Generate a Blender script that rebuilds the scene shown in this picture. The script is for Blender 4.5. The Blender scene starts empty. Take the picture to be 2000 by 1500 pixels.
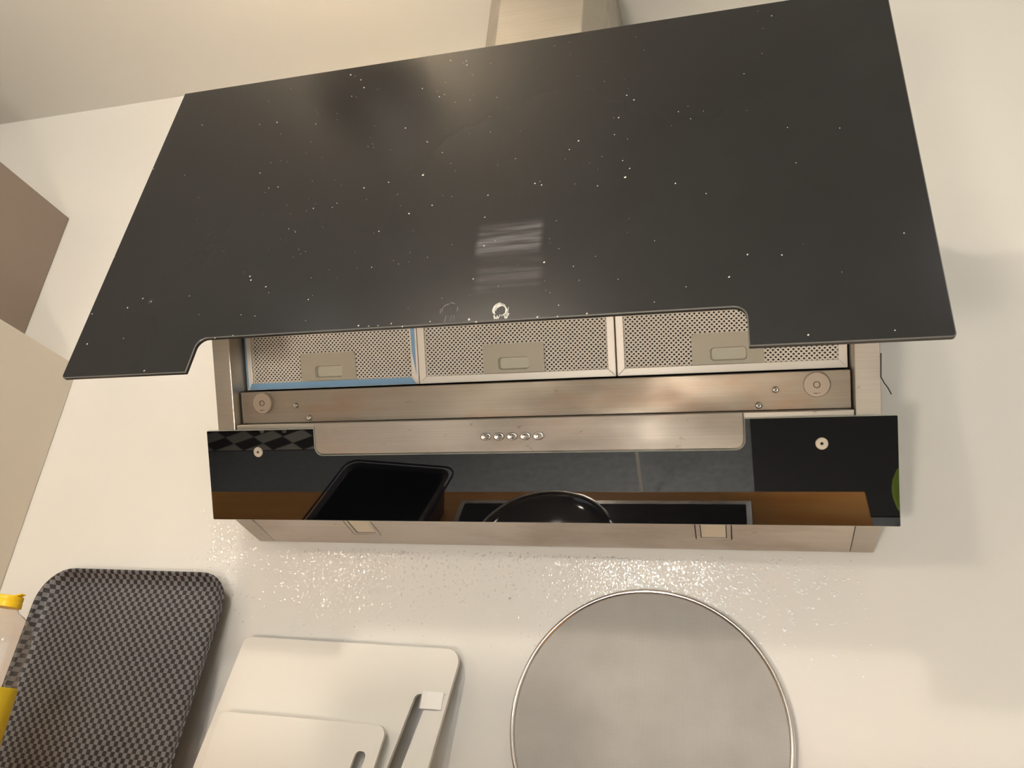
import bpy, bmesh, math, random
from mathutils import Vector, Matrix
random.seed(7)
S = bpy.context.scene
COL = S.collection
ZO = 1.31                       # height of the hood's lower wall edge above the floor

# ---------------------------------------------------------------- camera
cam_d = bpy.data.cameras.new('camera'); cam = bpy.data.objects.new('camera', cam_d); COL.objects.link(cam)
R0 = (0.963571, 0.25466789, 0.08170187); R1 = (-0.03593098, 0.42597538, -0.90402099); R2 = (-0.2650281, 0.86815278, 0.41960799)
m = Matrix(((R0[0], -R1[0], -R2[0], 0.2695), (R0[1], -R1[1], -R2[1], -1.06), (R0[2], -R1[2], -R2[2], -0.2611 + ZO), (0, 0, 0, 1)))
cam.matrix_world = m
cam_d.sensor_width = 36; cam_d.lens = 1552.3 / 2000 * 36; cam_d.clip_start = 0.01
S.camera = cam
# ---------------------------------------------------------------- world, exposure
w = bpy.data.worlds.new('world'); S.world = w; w.use_nodes = True
w.node_tree.nodes['Background'].inputs[0].default_value = (0.80, 0.89, 1, 1)
w.node_tree.nodes['Background'].inputs[1].default_value = 4.0     # evening daylight behind the glazed doors opposite the hood
S.view_settings.view_transform = 'Standard'; S.view_settings.look = 'None'
S.view_settings.gamma = 1; S.view_settings.use_curve_mapping = False
S.view_settings.exposure = 0.05
# lamp strengths (bulbs are built further down): name, position, radius, colour, radiance
DOWN = [((-0.32, -0.70, 0.9715), 650), ((0.85, -1.30, 0.9715), 520), ((-0.9, -1.6, 0.9715), 420), ((0.4, -2.1, 0.9715), 520)]   # recessed downlights: position, watts
FILL_GLOBE = ((-0.05, -1.55, -0.62), 0.08, (1, 0.87, 0.72), 125)      # added low fill globe, lights the filters from below the flap
LAMPS = [
    ('uplight', (-0.32, -0.62, 0.80), 0.025, (1, 0.80, 0.54), 300),
    ('ceiling', (-0.40, -1.90, 0.955), 0.04, (1, 0.87, 0.72), 740),
    ('pendant', (-0.11, -2.60, 0.54), 0.045, (1, 0.88, 0.74), 380),
    ('pendant', (-1.88, -3.00, 0.536), 0.045, (1, 0.84, 0.66), 205),
    ('pendant', (-2.40, -2.60, 0.655), 0.045, (1, 0.84, 0.66), 165),
]

# ---------------------------------------------------------------- materials
def mat(name, col, rough=0.5, metal=0.0, **k):
    M = bpy.data.materials.new(name); M.use_nodes = True
    b = M.node_tree.nodes['Principled BSDF']
    b.inputs['Base Color'].default_value = (*col, 1)
    b.inputs['Roughness'].default_value = rough
    b.inputs['Metallic'].default_value = metal
    for a, v in k.items():
        b.inputs[a.replace('_', ' ')].default_value = v
    return M
def N(M, t, **k):
    n = M.node_tree.nodes.new(t)
    for a, v in k.items():
        if a in n.inputs.keys(): n.inputs[a].default_value = v
        else: setattr(n, a, v)
    return n
def L(M, a, b): M.node_tree.links.new(a, b)
def bsdf(M): return M.node_tree.nodes['Principled BSDF']
def coords(M, scale=(1, 1, 1), rot=(0, 0, 0), kind='Object'):
    tc = N(M, 'ShaderNodeTexCoord'); mp = N(M, 'ShaderNodeMapping')
    mp.inputs['Scale'].default_value = scale; mp.inputs['Rotation'].default_value = rot
    L(M, tc.outputs[kind], mp.inputs['Vector']); return mp.outputs['Vector']
def ramp(M, fac, stops):
    r = N(M, 'ShaderNodeValToRGB'); e = r.color_ramp.elements
    while len(e) < len(stops): e.new(0.5)
    for q, (p, c) in zip(e, stops):
        q.position = p; q.color = (*c, 1) if len(c) == 3 else (c[0],) * 3 + (1,)
    L(M, fac, r.inputs[0]); return r.outputs[0]
def noise(M, vec, scale, detail=3, rough=0.5):
    n = N(M, 'ShaderNodeTexNoise', Scale=scale, Detail=detail, Roughness=rough); L(M, vec, n.inputs['Vector']); return n.outputs['Fac']
def bump(M, h, strength, dist, to='Normal'):
    b = N(M, 'ShaderNodeBump', Strength=strength, Distance=dist); L(M, h, b.inputs['Height'])
    L(M, b.outputs[0], bsdf(M).inputs[to]); return b
def mixc(M, fac, a, b):
    x = N(M, 'ShaderNodeMix', data_type='RGBA')
    for s, v in ((x.inputs[0], fac), (x.inputs[6], a), (x.inputs[7], b)):
        if isinstance(v, tuple): s.default_value = (*v, 1)
        elif isinstance(v, (int, float)): s.default_value = v
        else: L(M, v, s)
    return x.outputs[2]

def make_wall():
    M = mat('glossy_white_wall', (0.74, 0.715, 0.665), 0.5, Coat_Weight=0.12, Coat_Roughness=0.25)
    v = coords(M)
    h = noise(M, v, 210, 2, 0.5)
    big = noise(M, v, 5, 2)
    bump(M, h, 0.15, 0.0004, 'Coat Normal')
    L(M, ramp(M, big, [(0.3, (0.70, 0.68, 0.63)), (0.7, (0.715, 0.695, 0.65))]), bsdf(M).inputs['Base Color'])
    return M
WALL = make_wall()
CEIL = mat('matt_ceiling_paint', (0.80, 0.775, 0.72), 0.9)
bump(CEIL, noise(CEIL, coords(CEIL), 120), 0.1, 0.001)
PLAINWALL = mat('matt_wall_paint', (0.78, 0.74, 0.66), 0.9)

def steel(name, col=(0.54, 0.50, 0.45), rough=0.3, streak=(2, 900, 900), stain=0.0, tint=(0.36, 0.21, 0.13)):
    M = mat(name, col, rough, 0.82)
    v = coords(M, streak)
    st = noise(M, v, 1.0, 3, 0.6)
    c = mixc(M, ramp(M, st, [(0.35, (0, 0, 0)), (0.65, (1, 1, 1))]), tuple(x * 0.93 for x in col), tuple(min(1, x * 1.04) for x in col))
    if stain:
        s2 = noise(M, coords(M, (5, 14, 14)), 1.0, 5, 0.62)
        c = mixc(M, ramp(M, s2, [(0.50, (0, 0, 0)), (0.70, (stain,) * 3)]), c, tint)
        s3 = noise(M, coords(M, (60, 90, 90)), 1.0, 2, 0.5)
        c = mixc(M, ramp(M, s3, [(0.70, (0, 0, 0)), (0.76, (0.5,) * 3)]), c, (0.25, 0.19, 0.14))
    L(M, c, bsdf(M).inputs['Base Color'])
    r2 = ramp(M, noise(M, coords(M, (8, 20, 20)), 1.0, 4), [(0.3, (rough * 0.8,)), (0.7, (rough * 1.35,))])
    L(M, r2, bsdf(M).inputs['Roughness'])
    bump(M, st, 0.05, 0.0002)
    return M
STEEL = steel('brushed_steel', rough=0.40, stain=0.25)
STEEL_PANEL = steel('control_panel_steel', (0.44, 0.405, 0.36), 0.56, stain=0.3)
CHIM = steel('chimney_steel', (0.42, 0.39, 0.34), 0.4)
STEEL_UNDER = steel('greasy_steel', (0.62, 0.57, 0.52), 0.42, stain=0.45, tint=(0.33, 0.25, 0.18))
STEEL_STRIP = steel('stained_steel_strip', (0.36, 0.315, 0.265), 0.48, stain=0.6)
ALU = mat('aluminium', (0.97, 0.92, 0.86), 0.38, 0.05)
ALU_MESH = mat('expanded_aluminium', (0.99, 0.94, 0.88), 0.42, 0.0)
PLASTIC = mat('grey_beige_plastic', (0.50, 0.465, 0.385), 0.45)
PLASTIC_D = mat('grey_recess_plastic', (0.58, 0.56, 0.48), 0.5)
FILM = mat('blue_protective_film', (0.26, 0.47, 0.74), 0.4)
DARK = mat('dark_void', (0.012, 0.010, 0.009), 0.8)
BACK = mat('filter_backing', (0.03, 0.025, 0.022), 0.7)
GLASS_LOW = mat('black_mirror_glass', (0.003, 0.003, 0.004), 0.015, IOR=1.62)
EDGE = mat('polished_glass_edge', (0.50, 0.50, 0.44), 0.25)
def make_flap():
    M = mat('black_flap_glass', (0.016, 0.016, 0.016), 0.2, IOR=1.36)
    v = coords(M)
    # greasy film: broad cloudy haze and horizontal wiping streaks roughen the gloss
    cl = noise(M, coords(M, (4, 4, 4)), 1.0, 4, 0.6)
    wp = noise(M, coords(M, (9, 9, 140)), 1.0, 3, 0.6)
    r = ramp(M, cl, [(0.2, (0.23,)), (0.8, (0.28,))])
    L(M, r, bsdf(M).inputs['Roughness'])
    film = N(M, 'ShaderNodeMath', operation='MULTIPLY'); L(M, cl, film.inputs[0]); film.inputs[1].default_value = 1.0
    c = mixc(M, ramp(M, film.outputs[0], [(0.2, (0, 0, 0)), (0.8, (1,) * 3)]), (0.010, 0.010, 0.010), (0.016, 0.016, 0.017))
    # rectangular wiped smear, near the middle, in the flap's own coordinates
    sep = N(M, 'ShaderNodeSeparateXYZ'); L(M, v, sep.inputs[0])
    def box(sock, lo, hi, soft):
        a = N(M, 'ShaderNodeMapRange', interpolation_type='SMOOTHSTEP'); a.inputs[1].default_value = lo - soft; a.inputs[2].default_value = lo + soft; L(M, sock, a.inputs[0])
        b = N(M, 'ShaderNodeMapRange', interpolation_type='SMOOTHSTEP'); b.inputs[1].default_value = hi + soft; b.inputs[2].default_value = hi - soft; L(M, sock, b.inputs[0])
        q = N(M, 'ShaderNodeMath', operation='MULTIPLY'); L(M, a.outputs[0], q.inputs[0]); L(M, b.outputs[0], q.inputs[1]); return q.outputs[0]
    def mul(a, b):
        q = N(M, 'ShaderNodeMath', operation='MULTIPLY')
        for i, s in enumerate((a, b)):
            if isinstance(s, float): q.inputs[i].default_value = s
            else: L(M, s, q.inputs[i])
        return q.outputs[0]
    sm = mul(box(sep.outputs[0], 0.020, 0.088, 0.004), box(sep.outputs[2], 0.203, 0.238, 0.008))
    sm2 = mul(mul(box(sep.outputs[0], 0.025, 0.092, 0.006), box(sep.outputs[2], 0.155, 0.190, 0.012)), 0.45)
    ad = N(M, 'ShaderNodeMath', operation='ADD'); L(M, sm, ad.inputs[0]); L(M, sm2, ad.inputs[1])
    wr = ramp(M, wp, [(0.38, (0.15,)), (0.62, (1.0,))])
    c = mixc(M, mul(ad.outputs[0], wr), c, (0.11, 0.11, 0.115))
    L(M, c, bsdf(M).inputs['Base Color'])
    return M
FLAP = make_flap()
SPECK = mat('pale_dirt', (0.75, 0.73, 0.68), 0.6)
CREAM = mat('cream_laminate', (0.60, 0.555, 0.475), 0.55)
TAUPE = mat('taupe_laminate', (0.235, 0.185, 0.15), 0.5)
WHITEP = mat('white_translucent_plastic', (0.72, 0.695, 0.635), 0.38, Subsurface_Weight=0.15, Subsurface_Radius=(0.004, 0.004, 0.004))
WHITEG = mat('glossy_white_strap', (0.90, 0.88, 0.84), 0.12)
CHROME = mat('polished_steel', (0.70, 0.66, 0.62), 0.16, 1.0)
INK = mat('black_ink', (0.03, 0.03, 0.03), 0.6)
YELLOW = mat('yellow_plastic', (0.85, 0.55, 0.01), 0.35)
LABEL = mat('yellow_label', (0.80, 0.58, 0.02), 0.45)
LENS = mat('frosted_lamp_glass', (0.72, 0.66, 0.52), 0.25)
def make_tray():
    M = mat('checked_melamine', (0.1, 0.1, 0.1), 0.45, Specular_IOR_Level=0.3)
    v = coords(M, (1, 0.0, 1))
    ch = N(M, 'ShaderNodeTexChecker', Scale=1 / 0.0066)
    wob = noise(M, coords(M), 260, 1)
    L(M, v, ch.inputs['Vector'])
    ch.inputs['Color1'].default_value = (0.018, 0.016, 0.018, 1); ch.inputs['Color2'].default_value = (0.175, 0.172, 0.178, 1)
    L(M, mixc(M, ramp(M, wob, [(0.3, (0,)), (0.8, (0.35,))]), ch.outputs[0], (0.05, 0.05, 0.05)), bsdf(M).inputs['Base Color'])
    return M
TRAY = make_tray()
def make_screen():
    M = mat('fine_wire_mesh', (0.50, 0.47, 0.43), 0.5, 0.3)
    v = coords(M)
    a = N(M, 'ShaderNodeTexWave', wave_type='BANDS', bands_direction='X', Scale=160); L(M, v, a.inputs['Vector'])
    b = N(M, 'ShaderNodeTexWave', wave_type='BANDS', bands_direction='Z', Scale=160); L(M, v, b.inputs['Vector'])
    mx = N(M, 'ShaderNodeMath', operation='MAXIMUM'); L(M, a.outputs['Fac'], mx.inputs[0]); L(M, b.outputs['Fac'], mx.inputs[1])
    al = N(M, 'ShaderNodeMapRange'); al.inputs[1].default_value = 0; al.inputs[2].default_value = 1; al.inputs[3].default_value = 0.6; al.inputs[4].default_value = 0.95
    L(M, mx.outputs[0], al.inputs[0]); L(M, al.outputs[0], bsdf(M).inputs['Alpha'])
    n = noise(M, v, 14, 4)
    L(M, ramp(M, n, [(0.35, (0.32, 0.30, 0.275)), (0.75, (0.38, 0.36, 0.335))]), bsdf(M).inputs['Base Color'])
    return M
SCREEN = make_screen()
def clear(name, tint, rough=0.06, amt=0.9, base=0.04):
    M = bpy.data.materials.new(name); M.use_nodes = True
    nt = M.node_tree; nt.nodes.clear()
    o = nt.nodes.new('ShaderNodeOutputMaterial'); t = nt.nodes.new('ShaderNodeBsdfTransparent'); g = nt.nodes.new('ShaderNodeBsdfGlossy')
    f = nt.nodes.new('ShaderNodeLayerWeight'); pw = nt.nodes.new('ShaderNodeMath'); pw.operation = 'POWER'; pw.inputs[1].default_value = 4.0
    ma = nt.nodes.new('ShaderNodeMath'); ma.operation = 'MULTIPLY_ADD'; ma.inputs[1].default_value = amt; ma.inputs[2].default_value = base; mx = nt.nodes.new('ShaderNodeMixShader')
    f.inputs[0].default_value = 0.5
    t.inputs[0].default_value = (*tint, 1); g.inputs['Roughness'].default_value = rough
    nt.links.new(f.outputs['Facing'], pw.inputs[0]); nt.links.new(pw.outputs[0], ma.inputs[0]); nt.links.new(ma.outputs[0], mx.inputs[0])
    nt.links.new(t.outputs[0], mx.inputs[1]); nt.links.new(g.outputs[0], mx.inputs[2]); nt.links.new(mx.outputs[0], o.inputs[0])
    return M
PET = clear('clear_bottle_plastic', (0.93, 0.90, 0.87), 0.08, 0.8, 0.05)
PANE = clear('window_glass', (0.97, 0.98, 0.98), 0.02, 0.8, 0.04)
GREASE = clear('clear_grease', (1, 1, 1), 0.11, 0.3, 0.16)
def make_wood():
    M = mat('oiled_wood', (0.45, 0.22, 0.07), 0.4)
    n = noise(M, coords(M, (2, 26, 26)), 1.0, 5, 0.6)
    L(M, ramp(M, n, [(0.3, (0.80, 0.30, 0.04)), (0.7, (1.0, 0.50, 0.12))]), bsdf(M).inputs['Base Color'])
    return M
WOOD = make_wood()
FLOOR = mat('speckled_grey_floor', (0.3, 0.3, 0.3), 0.6)
L(FLOOR, ramp(FLOOR, noise(FLOOR, coords(FLOOR), 40, 4, 0.7), [(0.3, (0.085, 0.095, 0.105)), (0.7, (0.15, 0.165, 0.18))]), bsdf(FLOOR).inputs['Base Color'])
RUG = mat('diamond_rug', (0.2, 0.2, 0.2), 0.95)
ck = N(RUG, 'ShaderNodeTexChecker', Scale=9.0); ck.inputs['Color1'].default_value = (0.02, 0.02, 0.02, 1); ck.inputs['Color2'].default_value = (0.30, 0.29, 0.27, 1)
L(RUG, coords(RUG, (1.0, 1.5, 1), (0, 0, math.radians(45))), ck.inputs['Vector']); L(RUG, ck.outputs[0], bsdf(RUG).inputs['Base Color'])
BLACKGL = mat('black_hob_glass', (0.004, 0.004, 0.004), 0.05)
ENAMEL = mat('black_enamel', (0.008, 0.009, 0.014), 0.25)
WHITEC = mat('pale_paint', (0.62, 0.63, 0.55), 0.5)
GREEN = mat('green_plastic', (0.16, 0.24, 0.03), 0.4)
BULBS = {}

# ---------------------------------------------------------------- object helpers
def link(name, me, parent=None, origin=(0, 0, 0)):
    o = bpy.data.objects.new(name, me); COL.objects.link(o)
    if parent is not None: o.parent = parent
    else: o.location = (origin[0], origin[1], origin[2] + ZO)
    return o
ORG = {}
def thing(name, label, cat, loc, group=None):
    o = bpy.data.objects.new(name, None); COL.objects.link(o); o.empty_display_size = 0.05
    o.location = (loc[0], loc[1], loc[2] + ZO); o['label'] = label; o['category'] = cat
    if group: o['group'] = group
    ORG[o.name] = Vector(loc); return o
def org(p):
    while p is not None:
        if p.name in ORG: return ORG[p.name]
        p = p.parent
    return Vector((0, 0, 0))
def meshobj(name, verts, faces, mats, parent=None, origin=(0, 0, 0), fm=None, smooth=False, bevel=0, seg=2):
    og = org(parent) if parent is not None else Vector(origin)
    me = bpy.data.meshes.new(name); me.from_pydata([tuple(Vector(v) - og) for v in verts], [], faces)
    if not isinstance(mats, (list, tuple)): mats = [mats]
    for x in mats: me.materials.append(x)
    if fm: me.polygons.foreach_set('material_index', fm)
    bm = bmesh.new(); bm.from_mesh(me); bmesh.ops.recalc_face_normals(bm, faces=bm.faces[:]); bm.to_mesh(me); bm.free()
    if smooth: me.polygons.foreach_set('use_smooth', [True] * len(me.polygons))
    me.update()
    o = link(name, me, parent, og)
    if bevel:
        b = o.modifiers.new('bevel', 'BEVEL'); b.width = bevel; b.segments = seg; b.limit_method = 'ANGLE'; b.angle_limit = math.radians(40)
    return o
def tag(o, label=None, cat=None, group=None, kind=None):
    for k, v in (('label', label), ('category', cat), ('group', group), ('kind', kind)):
        if v: o[k] = v
    return o
class MB:
    def __init__(s): s.v = []; s.f = []; s.m = []
    def add(s, vs, fs, mi=0):
        n = len(s.v); s.v += [tuple(x) for x in vs]; s.f += [tuple(i + n for i in f) for f in fs]; s.m += [mi] * len(fs)
    def box(s, a, b, mi=0):
        (x0, y0, z0), (x1, y1, z1) = a, b
        s.add([(x0, y0, z0), (x1, y0, z0), (x1, y1, z0), (x0, y1, z0), (x0, y0, z1), (x1, y0, z1), (x1, y1, z1), (x0, y1, z1)],
              [(0, 3, 2, 1), (4, 5, 6, 7), (0, 1, 5, 4), (1, 2, 6, 5), (2, 3, 7, 6), (3, 0, 4, 7)], mi)
    def prism(s, loopa, loopb, mi=0, ms=None):
        n = len(loopa); ms = mi if ms is None else ms
        s.add(list(loopa) + list(loopb), [], mi); b = len(s.v) - 2 * n
        s.f += [tuple(b + i for i in range(n)), tuple(b + n + i for i in reversed(range(n)))]; s.m += [mi, ms]
        for i in range(n):
            j = (i + 1) % n; s.f.append((b + i, b + j, b + n + j, b + n + i)); s.m.append(ms)
    def tube(s, pts, r, k=10, mi=0, closed=False):
        pts = [Vector(p) for p in pts]; n = len(pts); rings = []
        for i, p in enumerate(pts):
            a = pts[(i - 1) % n] if (closed or i > 0) else p; b = pts[(i + 1) % n] if (closed or i < n - 1) else p
            t = (b - a).normalized(); up = Vector((0, 1, 0)) if abs(t.y) < 0.9 else Vector((1, 0, 0))
            e1 = t.cross(up).normalized(); e2 = t.cross(e1)
            rr = r[i] if isinstance(r, (list, tuple)) else r
            rings.append([p + rr * (math.cos(2 * math.pi * q / k) * e1 + math.sin(2 * math.pi * q / k) * e2) for q in range(k)])
        vs = [v for R in rings for v in R]; fs = []
        for i in range(n if closed else n - 1):
            j = (i + 1) % n
            for q in range(k): fs.append((i * k + q, i * k + (q + 1) % k, j * k + (q + 1) % k, j * k + q))
        if not closed: fs += [tuple(range(k)), tuple((n - 1) * k + q for q in reversed(range(k)))]
        s.add(vs, fs, mi)
    def lathe(s, c, prof, ax=(0, 0, 1), k=32, mi=0, sx=1.0, e1=None):
        c = Vector(c); ax = Vector(ax).normalized()
        e1 = Vector(e1) if e1 else ax.orthogonal().normalized(); e2 = ax.cross(e1)
        vs = []; fs = []
        for (r, h) in prof:
            for q in range(k):
                t = 2 * math.pi * q / k; vs.append(c + ax * h + r * (sx * math.cos(t) * e1 + math.sin(t) * e2))
        n = len(prof)
        for i in range(n - 1):
            for q in range(k): fs.append((i * k + q, i * k + (q + 1) % k, (i + 1) * k + (q + 1) % k, (i + 1) * k + q))
        if prof[0][0] > 1e-6: fs.append(tuple(reversed(range(k))))
        if prof[-1][0] > 1e-6: fs.append(tuple((n - 1) * k + q for q in range(k)))
        s.add(vs, fs, mi)
    def build(s, name, mats, parent=None, origin=(0, 0, 0), **k):
        return meshobj(name, s.v, s.f, mats, parent, origin, fm=s.m, **k)
def rpoly(pts, seg=6):
    """pts: (a, b, radius) corners -> list of 2-D points with rounded corners"""
    out = []; n = len(pts)
    for i, (x, y, r) in enumerate(pts):
        p = Vector((x, y)); a = Vector(pts[i - 1][:2]); b = Vector(pts[(i + 1) % n][:2])
        if r <= 0: out.append(p); continue
        da = (a - p).normalized(); db = (b - p).normalized()
        ang = da.angle(db); t = r / math.tan(ang / 2)
        c = p + (da + db).normalized() * (r / math.sin(ang / 2))
        s0 = p + da * t; s1 = p + db * t
        a0 = math.atan2(*(s0 - c).yx); a1 = math.atan2(*(s1 - c).yx); d = a1 - a0
        while d > math.pi: d -= 2 * math.pi
        while d < -math.pi: d += 2 * math.pi
        for q in range(seg + 1):
            th = a0 + d * q / seg; out.append(c + r * Vector((math.cos(th), math.sin(th))))
    return out

# hood face plane (lower glass front): origin G0, up-direction U, outward normal NN
GA = 1.0588; G0 = Vector((0, -0.1016, 0.005)); U = Vector((0, -math.cos(GA), math.sin(GA))); NN = Vector((0, -math.sin(GA), -math.cos(GA)))
FA = 1.6477; F0 = Vector((0, -0.4222, 0.0753)); UF = Vector((0, -math.cos(FA), math.sin(FA))); NF = Vector((0, -math.sin(FA), -math.cos(FA)))
X = Vector((1, 0, 0))
def P(x, s, o=0): return G0 + X * x + U * s + NN * o
def F(x, s, o=0): return F0 + X * x + UF * s + NF * o

# ---------------------------------------------------------------- room
def struct(name, a, b, M):
    q = MB(); q.box(a, b); c = ((a[0] + b[0]) / 2, (a[1] + b[1]) / 2, a[2])
    return tag(q.build(name, M, None, c), kind='structure')
XL, XR, YF, ZF, ZC = -4.2, 2.6, -6.2, -ZO, 0.9815
struct('wall_back', (XL - .1, 0, ZF), (XR + .1, 0.12, ZC), WALL)
struct('wall_left', (XL - .1, YF, ZF), (XL, 0, ZC), PLAINWALL)
struct('wall_right', (XR, YF, ZF), (XR + .1, 0, ZC), PLAINWALL)
WX0, WX1, WZ1 = -0.6, 2.3, 0.80
q = MB(); q.box((XL - .1, YF - .1, ZF), (WX0, YF, ZC)); q.box((WX1, YF - .1, ZF), (XR + .1, YF, ZC)); q.box((WX0, YF - .1, WZ1), (WX1, YF, ZC)); tag(q.build('wall_front', PLAINWALL, None, (-1, YF - .05, ZF)), kind='structure')
q = MB(); xm = (WX0 + WX1) / 2
for a, b in (((WX0, YF - .07, ZF), (WX0 + .06, YF - .02, WZ1)), ((WX1 - .06, YF - .07, ZF), (WX1, YF - .02, WZ1)), ((xm - .04, YF - .07, ZF), (xm + .04, YF - .02, WZ1)), ((WX0 + .06, YF - .07, WZ1 - .06), (WX1 - .06, YF - .02, WZ1)), ((WX0 + .06, YF - .07, ZF), (WX1 - .06, YF - .02, ZF + .08))): q.box(a, b)
wf = tag(q.build('window_1', WHITEC, None, (xm, YF - .05, ZF)), kind='structure')
q = MB(); q.box((WX0 + .05, YF - .049, ZF + .07), (WX1 - .05, YF - .043, WZ1 - .05))
pn = q.build('window_pane', PANE, None, (xm, YF - .05, ZF)); pn.parent = wf; pn.location = (0, 0, 0)
pd = bpy.data.lights.new('window_portal', 'AREA'); pd.shape = 'RECTANGLE'; pd.size = WX1 - WX0; pd.size_y = WZ1 - ZF; pd.cycles.is_portal = True
po = bpy.data.objects.new('window_portal', pd); COL.objects.link(po); po.location = (xm, YF - .12, (WZ1 + ZF) / 2 + ZO); po.rotation_euler = (math.radians(-90), 0, math.pi)
struct('floor', (XL - .1, YF - .1, ZF - .1), (XR + .1, 0.12, ZF), FLOOR)
struct('ceiling', (XL - .1, YF - .1, ZC), (XR + .1, 0.12, ZC + .1), CEIL)

# ---------------------------------------------------------------- cooker hood
hood = thing('cooker_hood', 'slanted stainless steel cooker hood with its black glass flap swung open on the white wall', 'cooker hood', (0, 0, 0))
BO = -0.0055                      # body face offset behind the glass front
def side_profile(x, o=BO):
    fb = P(x, 0.0115, o); ft = P(x, 0.583, o)
    return [Vector((x, -0.0005, 0)), fb, ft, Vector((x, -0.0005, ft.z))]
for sg in (-1, 1):
    q = MB(); q.prism(side_profile(sg * 0.4057), side_profile(sg * 0.4333)); q.build('side_panel', STEEL, hood, bevel=0.0012)
# top and back panels
tp = P(0, 0.583, BO)
q = MB(); q.box((-0.405, tp.y + .01, tp.z - .003), (0.405, -0.001, tp.z)); q.build('top_panel', STEEL, hood)
q = MB(); q.box((-0.405, -0.004, 0.004), (0.405, -0.0008, tp.z - .004)); q.build('back_panel', BACK, hood)
# underside with two lamp recesses
fb = P(0, 0.0115, BO - .004)
sl = fb.z / -fb.y
def UD(x, y, h=0): return Vector((x, y, -y * sl + h))
def quadslab(x0, x1, y0, y1, t=0.0015, mi=0):
    lo = [UD(x0, y0), UD(x1, y0), UD(x1, y1), UD(x0, y1)]
    return lo, [v + Vector((0, 0, t)) for v in lo]
q = MB(); yf = fb.y
LX = [(-0.2625, -0.2195), (0.2195, 0.2645)]; LY = (-0.0285, -0.082)
xs = [-0.4050, LX[0][0], LX[0][1], LX[1][0], LX[1][1], 0.4050]
for i in range(5):
    if i in (1, 3):
        for y0, y1 in ((-0.001, LY[0]), (LY[1], yf)): q.prism(*quadslab(xs[i], xs[i + 1], y0, y1))
    else: q.prism(*quadslab(xs[i], xs[i + 1], -0.001, yf))
q.build('underside_panel', STEEL_UNDER, hood)
for x0, x1 in LX:
    q = MB()
    for a in ((x0 + .0012, x0 + .0065, LY[0] - .0012, LY[1] + .001), (x1 - .0065, x1 - .0012, LY[0] - .0012, LY[1] + .001), (x0 + .0065, x1 - .0065, LY[0] - .0012, LY[0] - .004), (x0 + .0065, x1 - .0065, LY[1] + .006, LY[1] + .001)):
        q.prism(*quadslab(*a))
    lp = q.build('hood_lamp', STEEL_UNDER, hood)
    q = MB(); lo, hi = quadslab(x0 + .0075, x1 - .0075, LY[0] - .0052, LY[1] + .007); q.prism([v + Vector((0, 0, .0012)) for v in lo], [v + Vector((0, 0, .004)) for v in lo]); q.build('lamp_lens', LENS, lp)
    q = MB(); lo, hi = quadslab(x0 - .003, x1 + .003, LY[0] + .003, LY[1] - .003); q.prism([v + Vector((0, 0, .006)) for v in lo], [v + Vector((0, 0, .007)) for v in lo]); q.build('lamp_housing', DARK, lp)
# front rail behind the glass (its top shows as a thin ledge)
q = MB(); q.prism([P(-.4045, .014, -.0075), P(-.4045, .1335, -.0075), P(-.4045, .1335, -.0225), P(-.4045, .014, -.0225)], [P(.4045, .014, -.0075), P(.4045, .1335, -.0075), P(.4045, .1335, -.0225), P(.4045, .014, -.0225)])
q.build('front_rail', STEEL, hood, bevel=0.0008)
# strip above the rail
q = MB(); q.prism([P(-.4035, .1340, -.0215), P(-.4035, .1785, -.0215), P(-.4035, .1785, -.0300), P(-.4035, .1340, -.0300)], [P(.4035, .1340, -.0215), P(.4035, .1785, -.0215), P(.4035, .1785, -.0300), P(.4035, .1340, -.0300)])
q.build('front_strip', STEEL_STRIP, hood, bevel=0.0006)
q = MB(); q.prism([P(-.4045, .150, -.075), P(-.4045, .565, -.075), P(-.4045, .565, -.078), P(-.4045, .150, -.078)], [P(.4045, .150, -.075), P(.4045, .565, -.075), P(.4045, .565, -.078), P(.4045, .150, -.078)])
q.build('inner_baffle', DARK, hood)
q = MB(); q.prism([P(-.4045, .436, -.030), P(-.4045, .578, -.030), P(-.4045, .578, -.032), P(-.4045, .436, -.032)], [P(.4045, .436, -.030), P(.4045, .578, -.030), P(.4045, .578, -.032), P(.4045, .436, -.032)])
q.build('upper_plate', STEEL, hood)
# lower glass with the notch for the control panel
GP = rpoly([(-.449, 0, .002), (.449, 0, .002), (.449, .1274, .002), (.2832, .1274, .0008), (.2832, .0905, .011), (-.2795, .0905, .011), (-.2795, .1274, .0008), (-.449, .1274, .002)])
q = MB(); q.prism([P(a, b, 0) for a, b in GP], [P(a, b, -.005) for a, b in GP], 0, 1)
lg_ = q.build('lower_glass', [GLASS_LOW, EDGE], hood, bevel=0.0008, seg=1); lg_.modifiers[0].material = 1
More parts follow.
